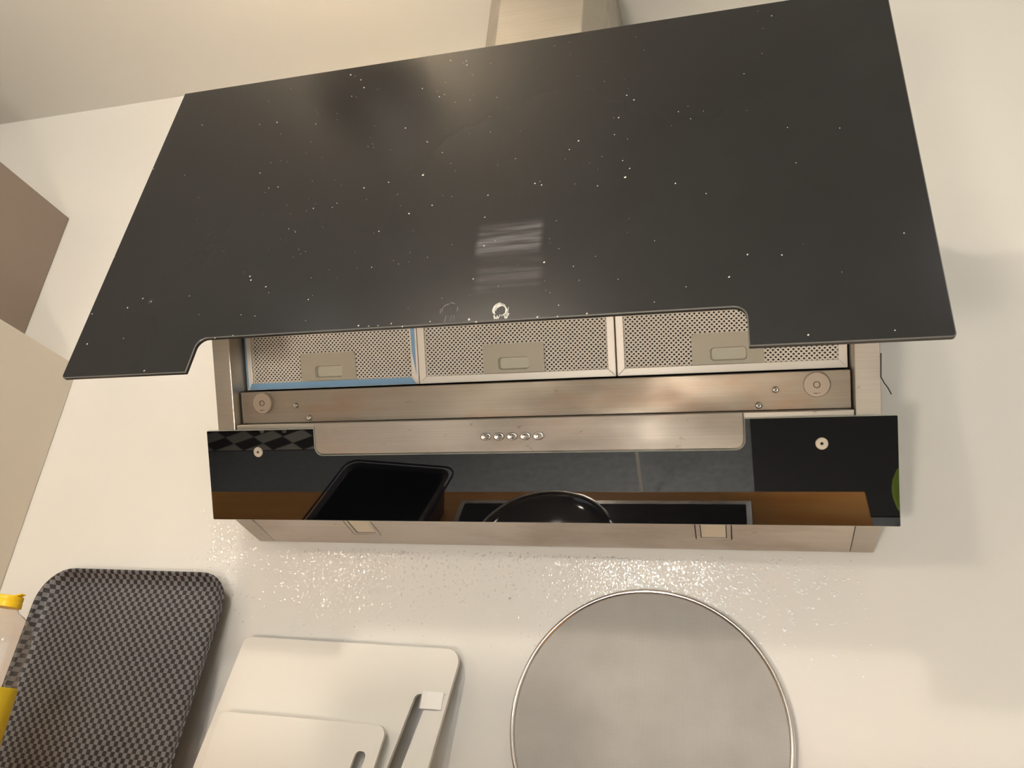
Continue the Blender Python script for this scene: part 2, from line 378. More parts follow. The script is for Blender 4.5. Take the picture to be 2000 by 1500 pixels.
# control panel
CP = rpoly([(-.2785, .0916, .0105), (.2822, .0916, .0105), (.2822, .1345, 0), (-.2785, .1345, 0)])
q = MB(); q.prism([P(a, b, .0004) for a, b in CP], [P(a, b, -.007) for a, b in CP])
cp = q.build('control_panel', STEEL_PANEL, hood, bevel=0.001)
for i, bx in enumerate((-.0345, -.0172, 0.0, .0175, .0346)):
    q = MB(); q.lathe(P(bx, .1116, 0), [(.0050, 0), (.0050, .0024), (.0045, .0034), (.0034, .0031), (0, .0026)], NN, 28, 0, sx=1.5, e1=(1, 0, 0))
    b = q.build('push_button', CHROME, cp, smooth=True)
    q = MB()
    if i == 0:
        q.tube([P(bx + .002 * math.cos(t * math.pi / 8), .1116 + .0018 * math.sin(t * math.pi / 8), .0029) for t in range(16)], .00035, 6, closed=True)
    elif i == 1:
        q.tube([P(bx - .0008, .1096, .0030), P(bx - .0008, .1136, .0030)], .0004, 6)
    else:
        for k in range(i - 1):
            xx = bx + (k - (i - 2) / 2) * .0021; q.tube([P(xx, .1092, .0030), P(xx, .1142, .0030)], .0004, 6)
    q.build('button_mark', STEEL_UNDER, cp)
# glass screws, mounting discs, small screws
for sx_ in (-.3673, .3678):
    q = MB(); q.lathe(P(sx_, .0962, 0), [(.0070, 0), (.0070, .0012), (.0063, .0018), (.0018, .0018), (.0018, .0004), (0, .0004)], NN, 32)
    s_ = q.build('glass_screw', mat('screw_cap', (0.72, 0.66, 0.56), 0.35, 0.3), hood)
    q = MB(); q.lathe(P(sx_, .0962, .0005), [(.0017, 0), (0, .0001)], NN, 12); q.build('screw_hole', DARK, hood)
for sx_ in (-.3665, .3660):
    q = MB(); q.lathe(P(sx_, .1628, -.0216), [(.0148, 0), (.0148, .0052), (.0140, .0060), (.0034, .0060), (.0034, .0054), (0, .0054)], NN, 48)
    dsc = q.build('mounting_disc', mat('disc_plastic', (0.47, 0.40, 0.33), 0.4, 0.35), hood)
    q = MB(); q.tube([P(sx_ + .0036 * math.cos(t * math.pi / 12), .1628 + .0036 * math.sin(t * math.pi / 12), -.0156) for t in range(24)], .0004, 6, closed=True)
    q.tube([P(sx_ - .0035, .1530, -.0155), P(sx_ + .0005, .1528, -.0155)], .0004, 5); q.tube([P(sx_ + .0015, .1529, -.0155), P(sx_ + .003, .1531, -.0155)], .0003, 5)
    q.build('disc_marking', INK, dsc)
for a, b in ((-.3165, .1578), (-.2967, .1400), (.3206, .1582), (.3009, .1399)):
    q = MB(); q.lathe(P(a, b, -.0215), [(.0042, 0), (.0038, .0022), (.0020, .0034), (.0012, .0026), (0, .0022)], NN, 20)
    q.build('small_screw', CHROME, hood, smooth=True)
# filters
def filter_mesh(x0, x1, s0, s1, o, hole, pitch=.00575, row=.0029):
    vs = []; fs = []
    nx = int((x1 - x0) / pitch); ns = int((s1 - s0) / row) + 1
    px = (x1 - x0) / nx; a, b = px / 2, row
    for j in range(ns):
        s = s0 + j * row
        for i in range(nx + (j % 2 == 0)):
            x = x0 + i * px + (a if j % 2 else 0)
            if hole[0] + .004 < x < hole[1] - .004 and s < hole[2] - .004: continue
            def cl(xx, ss): return (min(max(xx, x0), x1), min(max(ss, s0), s1))
            out = [cl(x - a, s), cl(x, s - b), cl(x + a, s), cl(x, s + b)]
            inn = [cl(x - a * .60, s - b * .04), cl(x, s - b * .50), cl(x + a * .60, s - b * .04), cl(x, s + b * .48)]
            k = len(vs)
            hz = (0, -.0007, 0, .0007); hi = (-.0003, -.0012, -.0003, .0003)
            vs += [P(c[0], c[1], o + h) for c, h in zip(out, hz)] + [P(c[0], c[1], o + h) for c, h in zip(inn, hi)]
            fs += [(k + n, k + (n + 1) % 4, k + 4 + (n + 1) % 4, k + 4 + n) for n in range(4)]
    return vs, fs
FXS = [(-.4030, -.1372), (-.1362, .1303), (.1320, .4030)]
fo = -.038
for i, (x0, x1) in enumerate(FXS):
    fw = .0098; s0, s1 = .1803, .434
    holder = None
    fr = MB()
    members = {'left': [(x0, s0), (x0 + fw, s0 + fw), (x0 + fw, s1 - fw), (x0, s1)], 'right': [(x1 - fw, s0 + fw), (x1, s0), (x1, s1), (x1 - fw, s1 - fw)],
               'bottom': [(x0, s0), (x1, s0), (x1 - fw, s0 + fw), (x0 + fw, s0 + fw)], 'top': [(x0 + fw, s1 - fw), (x1 - fw, s1 - fw), (x1, s1), (x0, s1)]}
    # backing plate is the filter's body
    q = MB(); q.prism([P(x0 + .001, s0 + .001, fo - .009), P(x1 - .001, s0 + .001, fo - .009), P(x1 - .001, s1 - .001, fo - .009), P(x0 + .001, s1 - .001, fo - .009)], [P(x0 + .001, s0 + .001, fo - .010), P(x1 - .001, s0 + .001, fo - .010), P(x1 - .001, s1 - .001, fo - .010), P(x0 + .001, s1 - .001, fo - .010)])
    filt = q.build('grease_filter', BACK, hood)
    for k, pl in members.items():
        q = MB(); q.prism([P(a, b, fo) for a, b in pl], [P(a, b, fo - .009) for a, b in pl]); q.build('filter_frame', ALU, filt, bevel=0.0007)
    hx = ((-.3150, -.2302), (-.0455, .0380), (.2247, .3095))[i]
    vs, fs = filter_mesh(x0 + fw, x1 - fw, s0 + fw, s1 - fw, fo - .0025, (hx[0], hx[1], .229))
    meshobj('filter_mesh', vs, fs, ALU_MESH, filt)
    # catch plate with finger recess
    cx = ((-.3150, -.2302), (-.0455, .0380), (.2247, .3095))[i]
    rx = ((-.2930, -.2512), (-.0244, .0170), (.2468, .2903))[i]
    ct, cb, rt, rb = .2290, s0 + fw + .0004, .2110, .1945
    q = MB(); o1 = fo - .0008
    out = rpoly([(cx[0], cb, 0), (cx[1], cb, 0), (cx[1], ct, .004), (cx[0], ct, .004)], 4)
    # plate as four slabs around the recess
    for pl in ([(cx[0], cb), (rx[0], cb), (rx[0], ct), (cx[0] + .003, ct), (cx[0], ct - .003)], [(rx[1], cb), (cx[1], cb), (cx[1], ct - .003), (cx[1] - .003, ct), (rx[1], ct)], [(rx[0], cb), (rx[1], cb), (rx[1], rb), (rx[0], rb)], [(rx[0], rt), (rx[1], rt), (rx[1], ct), (rx[0], ct)]):
        q.prism([P(a, b, o1) for a, b in pl], [P(a, b, o1 - .0015) for a, b in pl])
    cat_ = q.build('catch_plate', PLASTIC, filt)
    q = MB()
    prof = rpoly([(rx[0], rb, .004), (rx[1], rb, .004), (rx[1], rt, .004), (rx[0], rt, .004)], 4)
    n = len(prof); cxm, cym = (rx[0] + rx[1]) / 2, (rb + rt) / 2
    # filler corners + sloping walls + floor
    outer = [P(rx[0], rb, o1 - .0006), P(rx[1], rb, o1 - .0006), P(rx[1], rt, o1 - .0006), P(rx[0], rt, o1 - .0006)]
    top = [P(a, b, o1 - .0006) for a, b in prof]; flo = [P(cxm + (a - cxm) * .93, cym + (b - cym) * .86, o1 - .006) for a, b in prof]
    fs = [(j, (j + 1) % n, n + (j + 1) % n, n + j) for j in range(n)] + [tuple(range(n, 2 * n))]
    cor = []
    for c in range(4):
        k0 = 2 * n + c; seg = [c * 5 + t for t in range(5)]
        for t in range(4): cor.append((k0, seg[t + 1], seg[t]))
    q.add(top + flo + outer, fs + cor)
    q.build('finger_recess', PLASTIC_D, cat_)
    if i == 0:
        q = MB()
        e = .0002
        q.prism([P(x0 + .004, s0 + .0006, fo + e), P(x1 - .0035, s0 + .0006, fo + e), P(x1 - .0105, s0 + fw - .0004, fo + e), P(x0 + .0078, s0 + fw - .0004, fo + e)], [P(x0 + .004, s0 + .0006, fo + .00002), P(x1 - .0035, s0 + .0006, fo + .00002), P(x1 - .0105, s0 + fw - .0004, fo + .00002), P(x0 + .0078, s0 + fw - .0004, fo + .00002)])
        q.prism([P(x1 - .0030, s0 + .012, fo + e), P(x1 - .0022, .29, fo + e), P(x1 - .0088, .29, fo + e), P(x1 - .0080, .225, fo + e)], [P(x1 - .0030, s0 + .012, fo + .00002), P(x1 - .0022, .29, fo + .00002), P(x1 - .0088, .29, fo + .00002), P(x1 - .0080, .225, fo + .00002)])
        q.prism([P(x0 + .0003, s0 + .001, fo + e), P(x0 + .0032, s0 + .004, fo + e), P(x0 + .0028, .29, fo + e), P(x0 + .0003, .29, fo + e)], [P(x0 + .0003, s0 + .001, fo + .00002), P(x0 + .0032, s0 + .004, fo + .00002), P(x0 + .0028, .29, fo + .00002), P(x0 + .0003, .29, fo + .00002)])
        tag(q.build('protective_film', FILM, filt), 'light blue protective film left on the filter frame')
# flap
FP = rpoly([(-.449, 0, .004), (-.2870, 0, .001), (-.2855, .0425, .012), (.2855, .0425, .012), (.2862, 0, .001), (.449, 0, .004), (.449, .4586, .001), (-.449, .4586, .001)])
q = MB(); q.prism([F(a, b, 0) for a, b in FP], [F(a, b, -.0055) for a, b in FP], 0, 1)
FB = tuple(F0)
flap = q.build('glass_flap', [FLAP, EDGE], hood, bevel=0.0012, seg=1); flap.modifiers[0].material = 3
me_ = flap.data; me_.materials.append(mat('shaded_edge', (0.02, 0.017, 0.015), 0.3))  # shade along the lower and notch edges, put into their colour
me_.materials.append(mat('flap_arris', (0.12, 0.12, 0.11), 0.35))
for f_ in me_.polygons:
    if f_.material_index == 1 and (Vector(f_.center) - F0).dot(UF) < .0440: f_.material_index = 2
tag(flap, 'black glass flap with specks of dirt, wiped smears and a scratched ring of glue')
# hinge arms and flap backing rails
for sg in (-1, 1):
    q = MB(); xx = sg * .372
    q.tube([P(xx, .560, -.010), F(xx, .405, -.013)], .004, 8); q.build('hinge_arm', CHROME, hood)
    q = MB(); q.tube([P(xx, .47, -.0335), F(xx, .25, -.010)], .003, 8); q.build('gas_strut', CHROME, hood)
# chimney
def ch(z): return [Vector(v + (z,)) for v in ((-.1, -.001), (-.1, -.172), (-.0700, -.205), (.0685, -.205), (.1, -.172), (.1, -.001))]
q = MB(); q.prism(ch(tp.z + .0005), ch(ZC - .001)); q.build('chimney', CHIM, hood, bevel=0.002)
# loose wire on the right side
def ray(px, py, Y):
    v = Vector(R0) * ((px - 1000) / 1552.3) + Vector(R1) * ((py - 750) / 1552.3) + Vector(R2)
    C = Vector((0.2695, -1.06, -0.2611)); return C + v * ((Y - C.y) / v.y)
q = MB(); q.tube([ray(1720.5, 690, -.20), ray(1720.5, 715, -.20), ray(1720.5, 736, -.195), ray(1727, 748, -.19), ray(1734, 757, -.185), ray(1741, 770, -.18)], .0007, 6)
tag(q.build('loose_wire', INK, hood), 'thin dark wire sticking out beside the right side panel')

# specks on the flap (positions read off the photo as points on the flap) ---------------------------------
SPX = [(711,171,3),(911,119,2),(912,127,2),(880,118,1.6),(825,173,1.8),(858,189,1.8),(792,250,2),(834,277,2),(826,342,3),(759,356,1.8),(711,367,2.2),(799,417,3.2),(844,401,2.2),(953,381,1.8),(947,424,2),(945,480,2),(740,452,1.8),(726,522,1.6),(864,298,1.8),(1045,358,2.4),(1058,361,2),(1167,363,1.8),(1216,314,1.8),(1230,329,2),(1221,346,2.6),(1224,186,2.6),(1238,195,1.8),(1208,230,2.4),(1130,275,2.2),(1112,292,1.6),(1200,263,1.6),(1319,358,1.8),(1379,378,1.6),(1507,31,2),(1453,144,1.6),(1325,218,1.4),(1374,217,1.4),(1349,232,1.4),(1538,249,1.4),(1460,497,2),(1527,498,1.6),(1555,318,1.4),(1766,455,1.6),(1424,541,2.2),(1579,654,2.2),(1748,645,1.8),(1640,250,1.3),(577,453,1.8),(612,407,1.8),(658,397,1.8),(649,405,1.6),(564,447,1.4),(543,365,2.2),(508,338,2.6),(525,367,1.6),(541,239,2),(617,242,1.5),(507,243,1.6),(395,244,1.8),(300,330,1.5),(361,342,1.3),(224,502,1.6),(180,613,2),(279,583,2.4),(295,589,2),(249,601,2),(370,578,1.6),(488,540,2.6),(490,547,2.2),(519,560,2.2),(602,585,1.8),(498,617,1.6),(471,615,1.3),(170,672,2.2),(241,661,1.4),(282,724,2.6),(700,636,2.2),(720,637,2),(764,632,1.8),(786,638,1.8),(738,636,1.6),(840,628,2),(916,624,2.6),(930,629,2.6),(1050,619,2.6),(1089,618,2.2),(1091,596,1.2),(1278,590,1.5),(1063,512,2.6),(1340,560,1.3),(420,660,2.2),(455,655,1.6),(924,545,1.6),(1146,612,2.2),(1120,520,1.4),(685,146,3),(705,156,2.2),(687,188,1.3)]
def flappt(px, py, o=0.0):
    C = Vector((0.2695, -1.06, -0.2611)); v = Vector(R0) * ((px - 1000) / 1552.3) + Vector(R1) * ((py - 750) / 1552.3) + Vector(R2)
    t = (F0 + NF * o - C).dot(NF) / v.dot(NF); return C + v * t
q = MB()
def speck(c, r):
    n = 6; ph = random.random() * 6
    ring = [c + (X * math.cos(ph + k * 2 * math.pi / n) + UF * math.sin(ph + k * 2 * math.pi / n)) * r * random.uniform(.6, 1.25) for k in range(n)]
    q.add(ring + [c + NF * r * .6], [(k, (k + 1) % n, n) for k in range(n)])
for a, b, r in SPX: speck(flappt(a, b, .0001), r * .00042)
for _ in range(150):
    a = random.gauss(-.05, .2); b = random.uniform(.05, .45)
    if abs(a) < .44: speck(F(a, b, .0001), random.uniform(.00018, .0004))
tag(q.build('dirt_specks', SPECK, flap), kind='stuff')
q = MB()
for k in range(9):     # torn glue ring
    r0 = random.uniform(.0050, .0088); a0 = random.uniform(0, 6.28); cxx = .0554 + random.uniform(-.0012, .0012); cyy = .0545 + random.uniform(-.001, .001)
    q.tube([F(cxx + r0 * math.cos(a0 + t * .35), cyy + r0 * 1.1 * math.sin(a0 + t * .35), .0002) for t in range(random.randint(5, 12))], random.uniform(.0003, .0006), 5)
for k in range(9):
    a = .0554 + random.uniform(-.008, .008); q.tube([F(a, .0445, .0002), F(a + random.uniform(-.004, .004), random.uniform(.047, .058), .0003)], random.uniform(.0003, .0006), 5)
tag(q.build('glue_residue', SPECK, flap), 'torn pale ring of glue on the black glass')
q = MB()
for k in range(5):
    r0 = random.uniform(.007, .0115); a0 = random.uniform(0, 6.28)
    q.tube([F(.0012 + r0 * math.cos(a0 + t * .3), .0590 + r0 * math.sin(a0 + t * .3), .00015) for t in range(random.randint(2, 5))], .00022, 5)
for k in range(4):
    a = .0012 + random.uniform(-.006, .006); q.tube([F(a, .0445, .0001), F(a + random.uniform(-.002, .002), .052, .0001)], .00015, 5)
q.build('glue_trace', mat('faint_glue', (0.30, 0.29, 0.27), 0.6), flap)

# grease droplets on the wall below the hood: low glossy domes that glint where a lamp mirrors
q = MB(); k = 9
for _ in range(6000):
    c = random.random()
    if c < .40: x, z = random.gauss(.13, .085), -.012 - abs(random.gauss(0, .045))
    elif c < .65: x, z = random.gauss(-.28, .055), -.012 - abs(random.gauss(0, .055))
    elif c < .74: x, z = random.gauss(-.49, .022), random.gauss(-.01, .035)
    else: x, z = random.uniform(-.55, .42), -.008 - abs(random.gauss(0, .05))
    if abs(x) < .4345 and z > -.004: continue
    r = random.choice((.0006, .0008, .0010, .0013, .0018)) * random.uniform(.8, 1.2); h = r * random.uniform(.015, .10); ph = random.random() * 6; st = random.uniform(.7, 1.3)
    rings = []
    for f, hh in ((1, 0), (.8, .36), (.55, .70), (.28, .92)):
        rings += [(x + r * f * math.cos(ph + t * 2 * math.pi / k), -.00002 - h * hh, z + r * f * st * math.sin(ph + t * 2 * math.pi / k)) for t in range(k)]
    rings.append((x, -.00002 - h, z))
    q.add(rings, [(a * k + t, a * k + (t + 1) % k, (a + 1) * k + (t + 1) % k, (a + 1) * k + t) for a in range(3) for t in range(k)] + [(3 * k + t, 3 * k + (t + 1) % k, 4 * k) for t in range(k)])
tag(q.build('grease_droplets', GREASE, None, (0, 0, -.1), smooth=True), 'fine glinting grease splashes on the white wall below the hood', 'grease', kind='stuff')

# ---------------------------------------------------------------- cabinets on the left
WT = -0.41                                     # worktop surface
cab = thing('side_cabinet', 'cream laminate cabinet standing on the worktop at the left end of the wall', 'cabinet', (-1.2, -.17, WT))
q = MB(); q.box((-1.50, -.34, WT), (-.894, -.001, .3205)); q.build('body', CREAM, cab, bevel=.0008)
for a, b in ((-1.499, -1.198), (-1.196, -.895)):
    q = MB(); q.box((a, -.36, WT + .01), (b, -.3415, .3195)); dr = q.build('door', CREAM, cab, bevel=.001)
    q = MB(); q.tube([((a + b) / 2 - .05, -.375, WT + .05), ((a + b) / 2 + .05, -.375, WT + .05)], .004, 8); q.tube([((a + b) / 2 - .05, -.376, WT + .05), ((a + b) / 2 - .05, -.36, WT + .05)], .003, 8); q.tube([((a + b) / 2 + .05, -.376, WT + .05), ((a + b) / 2 + .05, -.36, WT + .05)], .003, 8); q.build('handle', CHROME, dr)
cab2 = thing('top_cabinet', 'taupe brown cabinet set back on top of the cream cabinet', 'cabinet', (-1.35, -.17, .3205))
q = MB(); q.box((-1.66, -.34, .3207), (-1.0501, -.001, .6735)); q.build('body', TAUPE, cab2, bevel=.0008)
q = MB(); q.box((-1.659, -.36, .3217), (-1.051, -.3415, .6725)); dr = q.build('door', TAUPE, cab2, bevel=.001)
q = MB(); q.tube([(-1.40, -.375, .35), (-1.30, -.375, .35)], .004, 8); q.tube([(-1.39, -.376, .35), (-1.39, -.36, .35)], .003, 8); q.tube([(-1.31, -.376, .35), (-1.31, -.36, .35)], .003, 8); q.build('handle', CHROME, dr)

# ---------------------------------------------------------------- worktop, base cabinets, hob
q = MB(); q.box((-1.9, -.642, WT - .04), (.512, -.001, WT)); tag(q.build('worktop', WOOD, None, (-.7, -.32, WT - .04), bevel=.002), 'oiled wooden worktop under the hood, mirrored in the lower glass', 'worktop')
for k in range(4):
    x0 = -1.9 + k * .603; x1 = x0 + .6015
    b_ = thing('base_cabinet', ('far left', 'second', 'third', 'right end')[k] + ' cream base cabinet under the wooden worktop', 'cabinet', ((x0 + x1) / 2, -.3, ZF), 'base cabinets under the worktop')
    q = MB(); q.box((x0, -.58, ZF + .1), (x1, -.002, WT - .0405)); q.box((x0, -.53, ZF), (x1, -.02, ZF + .1)); q.build('body', CREAM, b_)
    q = MB(); q.box((x0 + .001, -.60, ZF + .11), (x1 - .001, -.581, WT - .045)); d_ = q.build('door', CREAM, b_, bevel=.001)
    q = MB(); q.tube([(x0 + .25, -.62, WT - .08), (x1 - .25, -.62, WT - .08)], .005, 8); q.tube([(x0 + .26, -.62, WT - .08), (x0 + .26, -.6, WT - .08)], .003, 8); q.tube([(x1 - .26, -.62, WT - .08), (x1 - .26, -.6, WT - .08)], .003, 8); q.build('handle', CHROME, d_)
hob = thing('hob', 'black glass hob with a steel rim set in the wooden worktop', 'hob', (0, -.34, WT))
q = MB(); q.box((-.29, -.597, WT + .0005), (.29, -.092, WT + .005)); q.build('glass_plate', BLACKGL, hob)
q = MB()
for a, b in (((-.300, -.607, WT + .0002), (.300, -.597, WT + .006)), ((-.300, -.092, WT + .0002), (.300, -.082, WT + .006)), ((-.300, -.597, WT + .0002), (-.29, -.092, WT + .006)), ((.29, -.597, WT + .0002), (.300, -.092, WT + .006))): q.box(a, b)
q.build('rim', CHROME, hob)
pot = thing('saucepan', 'low black saucepan with a glass lid on the hob, mirrored in the lower glass', 'saucepan', (-.072, -.41, WT + .005))
q = MB(); q.lathe((-.072, -.41, WT + .0052), [(.118, 0), (.126, .008), (.128, .075), (.131, .079)], (0, 0, 1), 48); q.build('pot', ENAMEL, pot, smooth=False)
q = MB(); q.tube([(-.072 + .1305 * math.cos(t * math.pi / 32), -.41 + .1305 * math.sin(t * math.pi / 32), WT + .086) for t in range(64)], .0038, 8, closed=True)
lid = q.build('lid_rim', CHROME, pot, smooth=True)
q = MB(); q.lathe((-.072, -.41, WT + .085), [(.129, 0), (.125, .003), (.085, .010), (.03, .0125), (0, .013)], (0, 0, 1), 48); q.build('lid', mat('smoked_lid_glass', (0.09, 0.075, 0.075), 0.08), lid, smooth=True)
# roasting tin
tin = thing('roasting_tin', 'black enamel roasting tin on the worktop left of the hob', 'roasting tin', (-.458, -.49, WT))
def rr(x0, x1, y0, y1, r, z, c=(-.458, -.490), ang=math.radians(7)):
    o = []
    for a, b in rpoly([(x0, y0, r), (x1, y0, r), (x1, y1, r), (x0, y1, r)], 5):
        o.append(Vector((c[0] + a * math.cos(ang) - b * math.sin(ang), c[1] + a * math.sin(ang) + b * math.cos(ang), z)))
    return o
l0 = rr(-.085, .115, -.115, .115, .02, WT + .0005); l1 = rr(-.105, .132, -.130, .130, .025, WT + .086); l2 = rr(-.113, .140, -.138, .138, .028, WT + .088); l3 = rr(-.101, .128, -.126, .126, .023, WT + .084); l4 = rr(-.082, .112, -.112, .112, .018, WT + .004)
n = len(l0); vs = l0 + l1 + l2 + l3 + l4; fs = [tuple(reversed(range(n))), tuple(range(4 * n, 5 * n))]
for r_ in range(4):
    for j in range(n): fs.append((r_ * n + j, r_ * n + (j + 1) % n, (r_ + 1) * n + (j + 1) % n, (r_ + 1) * n + j))
q = MB(); q.add(vs, fs); q.build('pan', ENAMEL, tin, bevel=0)
q = MB(); q.tube([rr(-.120, .147, -.145, .145, .028, WT + .088)[k] for k in range(n)], .002, 6, closed=True); q.build('rim', mat('blue_lit_rim', (0.01, 0.02, 0.10), 0.2), tin)  # blue light on the tin's side, put into the rim colour

# ---------------------------------------------------------------- serving tray leaning on the wall
tr = thing('serving_tray', 'checked black and grey serving tray leaning against the wall at the left', 'tray', (-.63, -.06, WT))
def tray_pt(x, z, off=0):      # a plane leaning against the wall: 4 mm off at the top, 6 cm at the foot
    t = (-0.05 - z) / 0.36
    return Vector((x, -.022 - .05 * t - off, z))
TB = WT + .003
def tray_ring(ins, off, rt=.052, rb=.045):
    tl, trr = -.7935 + ins, -.4505 - ins
    bl, br = -.7620 + ins, -.4530 - ins
    pts = rpoly([(bl, TB + ins, rb), (br, TB + ins, rb), (trr, -.0545 - ins, rt - ins * .6), (tl, -.0545 - ins, rt - ins * .6)], 8)
    return [tray_pt(a, b, off) for a, b in pts]
rings = [tray_ring(.014, -.0165), tray_ring(.001, -.002), tray_ring(-.0005, .001), tray_ring(.0015, .0015), tray_ring(.004, -.001), tray_ring(.010, -.009), tray_ring(.018, -.0135), tray_ring(.026, -.0145)]
n = len(rings[0]); vs = [v for r_ in rings for v in r_]; fs = [tuple(reversed(range(n))), tuple(range((len(rings) - 1) * n, len(rings) * n))]
for r_ in range(len(rings) - 1):
    for j in range(n): fs.append((r_ * n + j, r_ * n + (j + 1) % n, (r_ + 1) * n + (j + 1) % n, (r_ + 1) * n + j))
q = MB(); q.add(vs, fs); tro = q.build('tray_body', TRAY, tr)
bm = bmesh.new(); bm.from_mesh(tro.data)
for f_ in bm.faces: f_.smooth = len(f_.verts) == 4
bm.to_mesh(tro.data); bm.free()

# ---------------------------------------------------------------- cutting boards
def board(name, label, top, bot, outline, slot, y_top, y_bot, z_top, th, M):
    t = thing(name, label, 'cutting board', ((outline[0][0] + outline[1][0]) / 2, y_bot, WT))
    def pt(x, z, o=0):
        k = (z_top - z) / (z_top - WT); return Vector((x, y_top + (y_bot - y_top) * k + o, z))
    me_o = rpoly(outline, 6); me_s = rpoly(slot, 6) if slot else None
    bm = bmesh.new(); edges = []
    for loop in ([me_o] + ([me_s] if me_s else [])):
        vv = [bm.verts.new(pt(a, b)) for a, b in loop]
        edges += [bm.edges.new((vv[i], vv[(i + 1) % len(vv)])) for i in range(len(vv))]
    r_ = bmesh.ops.triangle_fill(bm, edges=edges, use_beauty=True, use_dissolve=False)
    fcs = [g for g in bm.faces]
    ex = bmesh.ops.extrude_face_region(bm, geom=fcs)
    for g in ex['geom']:
        if isinstance(g, bmesh.types.BMVert): g.co += Vector((0, -th, 0))
    bmesh.ops.recalc_face_normals(bm, faces=bm.faces[:])
    og = ORG[t.name]
    for v in bm.verts: v.co -= og
    me = bpy.data.meshes.new('board'); bm.to_mesh(me); bm.free(); me.materials.append(M)
    o = link('board_panel', me, t); b = o.modifiers.new('bevel', 'BEVEL'); b.width = .0012; b.segments = 2; b.limit_method = 'ANGLE'
    return t, pt
zt = -.1425
big, bpt = board('cutting_board', 'large white plastic cutting board with a long handle slot, behind the smaller one', None, None,
    [(-.436, WT + .002, .012), (-.120, WT + .002, .012), (-.0830, zt - .001, .018), (-.4095, zt + .0005, .010)],
    [(-.1765, WT + .03, .008), (-.1595, WT + .03, .008), (-.1175, -.2020, .0085), (-.1365, -.2020, .0085)], -.013, -.060, zt, .007, WHITEP)
zs = -.243
sm, spt = board('small_cutting_board', 'small white plastic cutting board leaning in front of the larger one', None, None,
    [(-.405, WT + .002, .01), (-.180, WT + .002, .01), (-.1585, zs, .012), (-.398, zs + .0005, .01)],
    [(-.212, WT + .02, .006), (-.196, WT + .02, .006), (-.1780, -.2745, .006), (-.1925, -.2745, .006)], -.052, -.085, zs, .005, WHITEP)
# strap clip through the slot
q = MB()
zc0, zc1 = -.2195, -.1985
def strap(z):
    y0 = bpt(0, z).y
    return [Vector((x, y, z)) for x, y in ((-.1330, y0 + .008), (-.1325, y0 + .001), (-.1270, y0 - .0085), (-.1195, y0 - .0105), (-.1060, y0 - .0100), (-.0985, y0 - .0085), (-.0965, y0 - .004), (-.0965, y0 + .003))]
a, b = strap(zc0), strap(zc1); n = len(a)
ai = [v + Vector((0, .0012, 0)) for v in a]; bi = [v + Vector((0, .0012, 0)) for v in b]
q.add(a + b + ai + bi, [(i, i + 1, n + i + 1, n + i) for i in range(n - 1)] + [(2 * n + i, 3 * n + i, 3 * n + i + 1, 2 * n + i + 1) for i in range(n - 1)] + [(i, 2 * n + i, 2 * n + i + 1, i + 1) for i in range(n - 1)] + [(n + i, n + i + 1, 3 * n + i + 1, 3 * n + i) for i in range(n - 1)])
st_ = tag(q.build('paper_band', WHITEG, None, (-.115, -.03, zc0)), 'glossy white paper band looped through the slot of the large cutting board', 'band')

ORG[st_.name] = Vector((-.115, -.03, zc0))
q = MB(); y0 = bpt(0, zc0).y
for k in range(7):
    z = zc0 + .0022 + k * .0026; q.box((-.09645, y0 - .0042 + (k % 2) * .0012, z), (-.09615, y0 - .0012, z + .0016))
q.build('printed_marks', INK, st_)

# ---------------------------------------------------------------- splatter screen
sc = thing('splatter_screen', 'round splatter screen with a thin steel rim leaning against the wall under the hood', 'splatter screen', (.163, -.05, WT))
SR = .1655; sc_c = (.1575, -.2225)
ty = math.radians(4.5)
def spn(r_, t, o=0):
    x = sc_c[0] + r_ * math.cos(t); v = r_ * math.sin(t)
    return Vector((x, -.0055 - (SR - v) * math.sin(ty) + o, sc_c[1] + v * math.cos(ty)))
q = MB(); q.tube([spn(SR, t * math.pi / 64) for t in range(128)], .0031, 10, closed=True); rim = q.build('rim', CHROME, sc, smooth=True)
q = MB(); vs = []; fs = []
rad = (.04, .08, .12, .163)
q.add([spn(0, 0)] + [spn(r_, t * math.pi / 48) for r_ in rad for t in range(96)], [(0, 1 + t, 1 + (t + 1) % 96) for t in range(96)] + [(1 + r_ * 96 + t, 1 + (r_ + 1) * 96 + t, 1 + (r_ + 1) * 96 + (t + 1) % 96, 1 + r_ * 96 + (t + 1) % 96) for r_ in range(3) for t in range(96)])
q.build('mesh_disc', SCREEN, sc)

# ---------------------------------------------------------------- bottle
bx, by = -.6550, -.200
bo = thing('plastic_bottle', 'clear plastic bottle with yellow cap and yellow label in front of the tray', 'bottle', (bx, by, WT))
q = MB(); c0 = (bx, by, WT)
prof = [(.034, .0005), (.040, .006), (.0415, .02), (.0420, .160), (.0410, .172), (.0398, .176), (.0408, .181), (.0396, .186), (.0406, .191), (.0400, .197), (.0412, .207), (.0412, .222), (.0400, .234), (.0368, .244), (.0305, .252), (.0235, .2575), (.0172, .2610), (.0148, .2640), (.0148, .2720)]
q.lathe(c0, prof, (0, 0, 1), 40); q.build('bottle_body', PET, bo, smooth=True)
q = MB(); q.lathe(c0, [(.0422, .050), (.0432, .051), (.0432, .170), (.0422, .171)], (0, 0, 1), 40); q.build('bottle_label', LABEL, bo, smooth=True)
q = MB(); q.lathe(c0, [(.0150, .2665), (.0172, .267), (.0170, .2730), (.0164, .2742), (.0164, .2755), (.0168, .2765), (.0164, .2810), (.0155, .2818), (0, .2822)], (0, 0, 1), 40)
